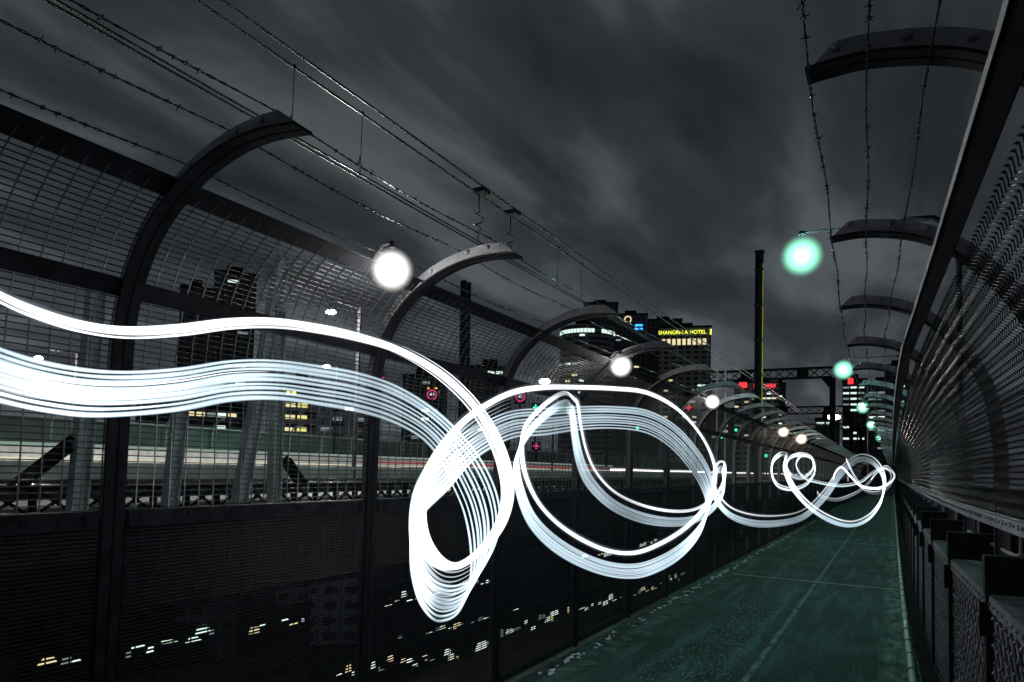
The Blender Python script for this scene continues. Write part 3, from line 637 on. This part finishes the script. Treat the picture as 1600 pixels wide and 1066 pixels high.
# lane signs
def face_cam(p_): return math.atan2(-p_.x, p_.y)
def text(body, size, m, parent, loc, ext=.03, name='lettering'):
    c = bpy.data.curves.new(name, 'FONT'); c.body = body; c.size = size; c.extrude = ext; c.align_x = 'CENTER'; c.align_y = 'CENTER'; c.offset = size*.006
    tmp = bpy.data.objects.new('tmp', c); C.objects.link(tmp); dg = bpy.context.evaluated_depsgraph_get(); me = bpy.data.meshes.new_from_object(tmp.evaluated_get(dg))
    bpy.data.objects.remove(tmp); me.materials.clear(); me.materials.append(MATS[m]); o = bpy.data.objects.new(name, me); C.objects.link(o); o.parent = parent; o.location = loc; o.rotation_euler = (R(90), 0, 0); return o
def lane_sign(px, py, D, label, amb=True):
    p_ = onD(px, py, D); s_ = D/1067*.85; t = thing('speed_sign', label, 'speed sign', tuple(p_), face_cam(p_), 'lit speed signs over the roadway')
    MB().box((-12*s_, .02, -13*s_), (12*s_, .3, 15*s_)).build('board', 'black_steel', t)
    rg = MB(); rg.tube([(8.2*s_*math.cos(a*math.pi/12), 0, 8.2*s_*math.sin(a*math.pi/12)) for a in range(25)], 1.3*s_, 6, up=(0, 1, 0)); rg.build('red_ring', 'sign_pink', t)
    text('40', 9*s_, 'sign_white', t, (0, -.05, 0))
    if amb:
        for a, b in ((-7, 12), (7, 12)): MB().ball((a*s_, 0, b*s_), 2.2*s_, 8, 6).build('amber_lamp', 'sign_amber', t)
    MB().box((-.15, .1, -p_.z), (.15, .25, -13*s_)).build('pole', 'painted_steel', t)
lane_sign(675, 617, 60, 'round red lit speed sign reading 40 with two amber lamps, left of the trail crossing')
lane_sign(813, 620, 75, 'round red lit speed sign reading 40 under the long upper trail')
for px, py, m, lb in ((595, 590, 'sign_pink', 'pink lit lane marker behind the second arm'), (837, 637, 'sign_green', 'small green lane marker just right of the second speed sign'), (949, 637, 'sign_pink', 'pink lane marker among the inner ribbon strands'), (838, 697, 'sign_pink', 'pink light low inside the big loop'), (755, 652, 'sign_green', 'green lane marker where the trails cross'), (1076, 637, 'sign_red', 'red lit marker just above the big loop right side')):
    p_ = onD(px, py, 70); t = thing('lane_marker', lb, 'lane light', tuple(p_), face_cam(p_), 'lit lane markers over the roadway'); s_ = 70/1067*1.2
    MB().box((-6*s_, .02, -6*s_), (6*s_, .25, 6*s_)).build('board', 'black_steel', t); x1 = MB(); x1.bar((-4*s_, 0, 0), (4*s_, 0, 0), .08, 2*s_); x1.bar((0, -.03, -4*s_), (0, -.03, 4*s_), .08, 2*s_, up=(1, 0, 0)); x1.build('symbol', m, t)
    MB().box((-.1, .08, -p_.z), (.1, .2, -6*s_)).build('pole', 'painted_steel', t)

# ------------------------------------------------------------------ mast and gantries
mb_ = onY(1185, 665, 20); mt_ = onY(1185, 395, 20)
ms = thing('mast', 'tall dark mast with a yellow strip standing beyond the left fence', 'mast', (mb_.x, 20, 0))
m1 = MB(); m1.box((-.11, -.08, -1), (-.09, .12, mt_.z)); m1.box((.07, -.08, -1), (.09, .12, mt_.z)); m1.box((-.09, .01, -1), (.07, .03, mt_.z)); m1.build('column', 'black_steel', ms)
MB().box((-.13, -.1, mt_.z), (.11, .14, mt_.z+.05)).build('cap', 'black_steel', ms)
MB().box((.092, -.085, 3), (.118, -.07, mt_.z-.35)).build('yellow_strip', 'yellow_paint', ms)
for i in range(5): MB().box((-.125, -.1, 3.3+i), (.105, -.082, 3.37+i)).build('band', 'black_steel', ms)
def gantry(Y, xl, xr, yt, yb, label, s=1):
    a = onY(xl, yt, Y); b = onY(xr, yt, Y); zt_ = (a.z+b.z)/2; dep = abs(onY(xr, yb, Y).z-b.z); x0, x1_ = a.x, b.x
    t = thing('gantry', label, 'gantry', (x1_, Y, 0), group='overhead gantries across the tracks'); L_ = x1_-x0
    cw_ = dep*.16; cc = MB(); cc.box((-L_, -.2, zt_-cw_), (0, .2, zt_)); cc.box((-L_, -.2, zt_-dep), (0, .2, zt_-dep+cw_)); cc.build('chord', 'black_steel', t)
    n_ = max(4, int(L_/(dep*.95))); st_ = L_/n_; bars = MB()
    for i in range(n_):
        if i % 5 == 3: bars.box((-L_+i*st_, -.1, zt_-dep+cw_), (-L_+(i+1)*st_, .1, zt_-cw_)); continue
        bars.bar((-L_+i*st_, -.1, zt_-dep+cw_/2), (-L_+(i+1)*st_, -.1, zt_-cw_/2), .06, cw_*.5, up=(0, 0, 1)); bars.bar((-L_+i*st_, .1, zt_-cw_/2), (-L_+(i+1)*st_, .1, zt_-dep+cw_/2), .06, cw_*.5)
    bars.build('lattice', 'black_steel', t)
    for xx in (0, -L_): MB().box((xx-dep*.22, -.25, 0), (xx+dep*.22, .25, zt_-dep)).build('column', 'black_steel', t)
    MB().prism([(0, 0, zt_-dep), (-dep*.9, 0, zt_-dep), (-dep*.22, 0, zt_-dep*1.9), (0, 0, zt_-dep*1.9)], (0, .12, 0)).build('knee_brace', 'black_steel', t)
gantry(48, 1108, 1301, 577, 595, 'nearest lattice gantry over the tracks, right of the tall mast')
gantry(78, 1178, 1330, 635, 648, 'second lattice gantry seen just below the nearest one')
gantry(112, 1225, 1345, 662, 671, 'furthest and lowest lattice gantry over the tracks')
# slim catenary posts
for i, (px, pt) in enumerate(((1121, 573), (1134, 575))):
    p_ = onY(px, pt, 30); t = thing('wire_post', ('slim wire post at left end of the nearest gantry', 'slim wire post with small curved arm beside the first gantry')[i], 'post', (p_.x, 30, 0))
    MB().tube([(0, 0, 0), (0, 0, p_.z)], .03, 6).build('pole', 'grey_paint', t); MB().tube([(0, 0, p_.z-.1), (.2, 0, p_.z+.05), (.5, 0, p_.z-.1)], .02, 5).build('arm', 'grey_paint', t)

# ------------------------------------------------------------------ city
def building(x0, x1_, yt, D, fac, label, wins=(), lit=(0.40, 4, 3.4), cols=('win_white',), rows=None, roof=True, depth=None, name='office_tower', curved=False):
    """x0..x1_, yt: outline in photo units; D: distance in metres; lit = (share, cell width, storey) in metres"""
    xm = (x0+x1_)/2; ph = onD(xm, yt, D); z1 = ph.z; rz = face_cam(ph); a = onD(x0, yt, D); b = onD(x1_, yt, D); W = (b-a).length; dp = depth or W*.8
    t = thing(name, label, 'building', (ph.x, ph.y, -52), rz); top = z1+52
    wl = MB()
    if curved:
        n_ = 14; pts = [(W/2*math.cos(math.pi*(1+i/n_)), dp*.55+dp*.55*math.sin(math.pi*(1+i/n_)), 0) for i in range(n_+1)]+[(W/2, dp, 0), (-W/2, dp, 0)]
        wl.prism(pts, (0, 0, top))
    else: wl.box((-W/2, 0, 0), (W/2, dp, top))
    wl.build('wall', fac, t)
    if roof:
        pr_ = MB(); pr_.box((-W/2-.4, -.4, top), (W/2+.4, dp+.4, top+1.2)); pr_.build('roof', 'black_steel', t) if not curved else None
        MB().box((-W*.22, dp*.3, top+1.2 if not curved else top), (W*.15, dp*.7, top+5)).build('roof_plant', 'black_steel', t)
    share, cwid, st_ = lit; nx_ = max(1, int((W-1)/cwid)); y_hi, y_lo = rows or (yt+4, yt+140)
    hi = onD(xm, y_hi, D).z+52; lo_ = onD(xm, y_lo, D).z+52; zz = hi; cells = []
    while zz > max(lo_, 2):
        rowp = random.random()
        for i in range(nx_):
            if random.random() < share*(2.2 if rowp < .3 else .55): cells.append((-W/2+.5+i*cwid, zz, random.random()))
        zz -= st_
    random.shuffle(cells); proto_ = {}
    for (x, z, q_) in cells[:95]:
        m = cols[int(q_*len(cols)) % len(cols)]; wx = cwid*.8
        yy = 0
        if curved: xx = (x+wx/2)/(W/2); yy = dp*.55-dp*.55*math.sqrt(max(0, 1-xx*xx))
        if m not in proto_: proto_[m] = MB().box((0, -.12, -st_*.33), (wx, .3, 0)).build('window', m, t); o = proto_[m]
        else: o = dup(proto_[m], t)
        o.location = (x, yy, z)
        if curved: o.rotation_euler.z = math.atan2((x+wx/2)/(W/2)*dp*.55, W/2*math.sqrt(max(.05, 1-((x+wx/2)/(W/2))**2)))
    return t, W, top, D
# skyline, from left to right
building(283, 334, 452, 330, 'facade_dark', 'dark office tower with sparse lights, leftmost of the two behind the mesh', lit=(0.21, 5, 4), cols=('win_white', 'win_warm', 'win_dim'), rows=(458, 720))
building(336, 402, 428, 380, 'facade_dark', 'tallest dark tower behind the mesh, lit along its crown', lit=(0.26, 6, 4.4), cols=('win_white', 'win_white', 'win_dim'), rows=(438, 720))
building(215, 285, 600, 260, 'facade_dark', 'low dark block at left behind the trail ribbon', lit=(0.32, 4, 4), cols=('win_white', 'win_dim'), rows=(610, 690))
building(288, 385, 640, 200, 'facade_dark', 'low dark office block with rows of small lights under the ribbon', lit=(0.72, 2.6, 3.4), cols=('win_white', 'win_warm', 'win_dim'), rows=(645, 690))
building(446, 500, 600, 250, 'facade_pale', 'block with a bright yellow green stairwell behind the mesh', lit=(0.75, 4, 4.2), cols=('win_yellow', 'win_yellow', 'win_warm'), rows=(612, 710))
building(500, 590, 632, 210, 'facade_pale', 'pale wide block right of the yellow stairwell', lit=(0.48, 3.4, 3.2), cols=('win_white', 'win_dim', 'win_dim'), rows=(636, 720))
building(630, 700, 590, 300, 'facade_dark', 'dark block behind the second arm and the speed sign', lit=(0.21, 4, 4), cols=('win_dim', 'win_white'), rows=(596, 700))
building(735, 800, 575, 330, 'facade_dark', 'dark block between the second and third arms', lit=(0.19, 4, 4), cols=('win_dim', 'win_white', 'win_warm'), rows=(580, 700))
building(912, 966, 474, 620, 'facade_dark', 'dark flat topped tower rising behind the round one', lit=(0.03, 6, 4), rows=(520, 600))
t, W, top, D = building(874, 962, 506, 520, 'facade_band', 'round banded tower with a bright curved crown', lit=(0.16, 5, 4.4), cols=('win_white', 'win_dim', 'win_warm'), rows=(522, 640), curved=True)
dp = W*.8; cr = MB(); n_ = 24
for i in range(n_):
    if i in (14, 15, 20): continue
    a0, a1 = math.pi*(1+(i+.06)/n_), math.pi*(1+(i+.94)/n_); r1, r2 = W/2+.3, dp*.55+.3; cy_ = dp*.55
    cr.quad((r1*math.cos(a0), cy_+r2*math.sin(a0), top-6.5), (r1*math.cos(a1), cy_+r2*math.sin(a1), top-6.5), (r1*math.cos(a1), cy_+r2*math.sin(a1), top-3.5), (r1*math.cos(a0), cy_+r2*math.sin(a0), top-3.5))
cr.build('crown_light', 'win_white', t)
t, W, top, D = building(962, 1012, 492, 560, 'facade_dark', 'dark tower with a crescent light and blue sign near its top', lit=(0.10, 5, 4.4), cols=('win_dim', 'win_warm'), rows=(530, 640))
rr = 2.6; MB().tube([(-3+rr*math.cos(R(a)), -.6, top-4+rr*math.sin(R(a))) for a in range(-50, 231, 20)], .5, 6).build('crescent_sign', 'win_warm', t)
sg = MB(); sg.box((3, -.8, top-9.5), (9, -.3, top-8)); sg.box((2.6, -.8, top-12.5), (9, -.3, top-11)); sg.build('blue_sign', 'sign_blue', t)
building(1010, 1066, 500, 640, 'facade_dark', 'dark plain tower directly behind the hotel', lit=(0.03, 5, 4), cols=('win_dim',), rows=(520, 600))
t, W, top, D = building(1030, 1111, 512, 480, 'facade_grid', 'gridded hotel tower with a yellow lit name sign on top', lit=(0.11, 3.2, 3.6), cols=('win_warm', 'win_yellow', 'win_white'), rows=(536, 660), name='hotel_tower')
text('SHANGRI-LA HOTEL', 3.5, 'sign_yellow', t, (-2.0, -.5, top-3.4), name='sign_lettering')
MB().box((W/2-.8, -.6, top-5.2), (W/2+.2, -.1, top-1.5)).build('corner_emblem', 'sign_yellow', t)
w0 = MB().box((0, -.15, 0), (2.2, .2, 4.2)).build('top_window', 'win_warm', t)
for i in range(9):
    l = (-W/2+2+i*(W-4)/9, 0, top-12)
    if i == 0: w0.location = l
    else: dup(w0, t, l)
t, W, top, D = building(1147, 1174, 598, 600, 'facade_pale', 'narrow pale tower with an orange red sign left of the mast', lit=(0.19, 4, 4), cols=('win_warm', 'win_dim'), rows=(612, 680))
MB().box((-3, -.6, top-4.4), (3.4, -.1, top+.3)).build('red_sign', 'sign_red', t)
t, W, top, D = building(1174, 1217, 598, 620, 'facade_pale', 'pale gridded tower behind the mast with a long red sign', lit=(0.19, 4, 4), cols=('win_warm', 'win_white'), rows=(614, 690))
for xa_, xb_ in ((-.42, -.12), (.02, .4)):
    rs = MB()
    for q_ in range(5): rs.box((W*(xa_+(xb_-xa_)*q_/5), -.6, top-4.0-(q_ % 2)*.5), (W*(xa_+(xb_-xa_)*(q_+.75)/5), -.1, top-1.6+(q_ % 3)*.3))
    rs.build('red_sign', 'sign_red', t)
building(1212, 1228, 600, 640, 'facade_dark', 'thin dark tower immediately right of the pale gridded one', lit=(0.64, 6, 4), cols=('win_white', 'win_dim'), rows=(618, 680))
t, W, top, D = building(1316, 1355, 594, 560, 'facade_dark', 'dark office tower with bright floors and a red sign beside the gantry', lit=(0.75, 5, 4.2), cols=('win_white', 'win_white', 'win_dim'), rows=(604, 690))
MB().box((-W*.28, -.6, top-3), (-W*.05, -.1, top+1.5)).build('red_sign', 'sign_red', t)
building(1274, 1312, 656, 420, 'facade_dark', 'low dark building with bright floor bands under the gantry', lit=(0.72, 5, 4), cols=('win_white', 'win_white', 'win_warm'), rows=(660, 700))
building(1356, 1398, 600, 500, 'facade_dark', 'dark tower partly hidden behind the right fence arms', lit=(0.40, 5, 4), cols=('win_white', 'win_dim'), rows=(612, 700))
building(1382, 1420, 571, 640, 'facade_dark', 'furthest right dark tower above the fence arms', lit=(0.08, 5, 4), cols=('win_white',), rows=(580, 640))
building(1228, 1276, 672, 460, 'facade_dark', 'low dark block left of the building with floor bands', lit=(0.32, 4, 4), cols=('win_white', 'win_warm', 'win_dim'), rows=(676, 710))
building(1110, 1148, 640, 500, 'facade_dark', 'low dark block right of the hotel behind the third lamp', lit=(0.24, 4, 4), cols=('win_dim', 'win_warm'), rows=(646, 690))
# added terraces standing in for light through gaps under the deck, behind the lower panels
rows_ = ((10, 925, 8, 66, -11, 'faint distant stand-in terrace row, highest of those under the nearest two bays'),
         (540, 960, 6, 40, -9, 'dark stand-in terrace row in the middle of the second and third bays'),
         (900, 880, 6, 26, -7, 'small distant stand-in terrace row below the right side of the big loop'),
         (20, 990, 8, 68, -12, 'long dark stand-in terrace row, upper one, seen either side of the nearest post'),
         (60, 1045, 7, 74, -13, 'long dark stand-in terrace row, lower one beneath the nearest bay'),
         (500, 905, 5, 42, -8, 'dark stand-in terrace row with lit windows behind the second post'),
         (610, 1010, 5, 40, -9, 'dark stand-in terrace row low between the second and third posts'),
         (520, 1060, 5, 40, -8, 'dark stand-in terrace row at the bottom edge below the big loop'),
         (800, 850, 7, 38, -9, 'dark stand-in terrace row seen through mesh just below the big loop'),
         (745, 1010, 9, 36, -12, 'dark stand-in terrace row with bright windows right of the third post'))
for (xa, ya, n_, sx, sy, lab) in rows_:
    r_ = ray(xa, ya); hd = math.hypot(r_.x, r_.y); Dg = (-46-H)/r_.z*hd; a = onD(xa, ya, Dg)
    r2 = ray(xa+sx*n_, ya+sy*n_); t2_ = (-46-H)/r2.z; b = Vector((t2_*r2.x, t2_*r2.y, -46)); d = b-a; d.z = 0
    Ln = d.length; rz = math.atan2(d.y, d.x); t = thing('terrace_stand_in', lab, 'houses', (a.x, a.y, -52), rz); k = Dg/95  # added rows, standing in for light through gaps under the deck
    MB().box((-2, .3, 0), (Ln+2, 8, 8.2)).build('wall', 'black_steel', t); MB().prism([(-2.3, 0, 8.2), (-2.3, 8.3, 8.2), (-2.3, 4.2, 11)], (Ln+4.6, 0, 0)).build('roof', 'black_steel', t)  # dark shell of the added stand-in row
    for i in range(n_*4):
        if random.random() < .15: continue
        x = Ln*(i+.5)/n_/4+random.uniform(-.8, .8); wd = random.uniform(.15, .8)*Ln/n_/5; hh = random.uniform(.25, 2.0); z = random.uniform(4.6, 7.6)
        m_ = MB(); m_.prism([(x-wd, 0, z), (x+wd, 0, z+.1), (x+wd*random.uniform(.5, 1), 0, z+hh), (x-wd*random.uniform(.4, 1), 0, z+hh)], (0, .35, 0))
        m_.build('window', random.choice(('gap_glow', 'win_white', 'win_dim', 'win_dim', 'win_warm', 'win_white')), t)  # added glowing panes, in place of the lights below the deck
        if random.random() < .12: MB().box((x+wd*.2, -.12, z+.15), (x+wd*.8, -.02, z+hh*.8)).build('window', 'win_yellow', t)  # added yellow glowing pane, also in place of the lights below
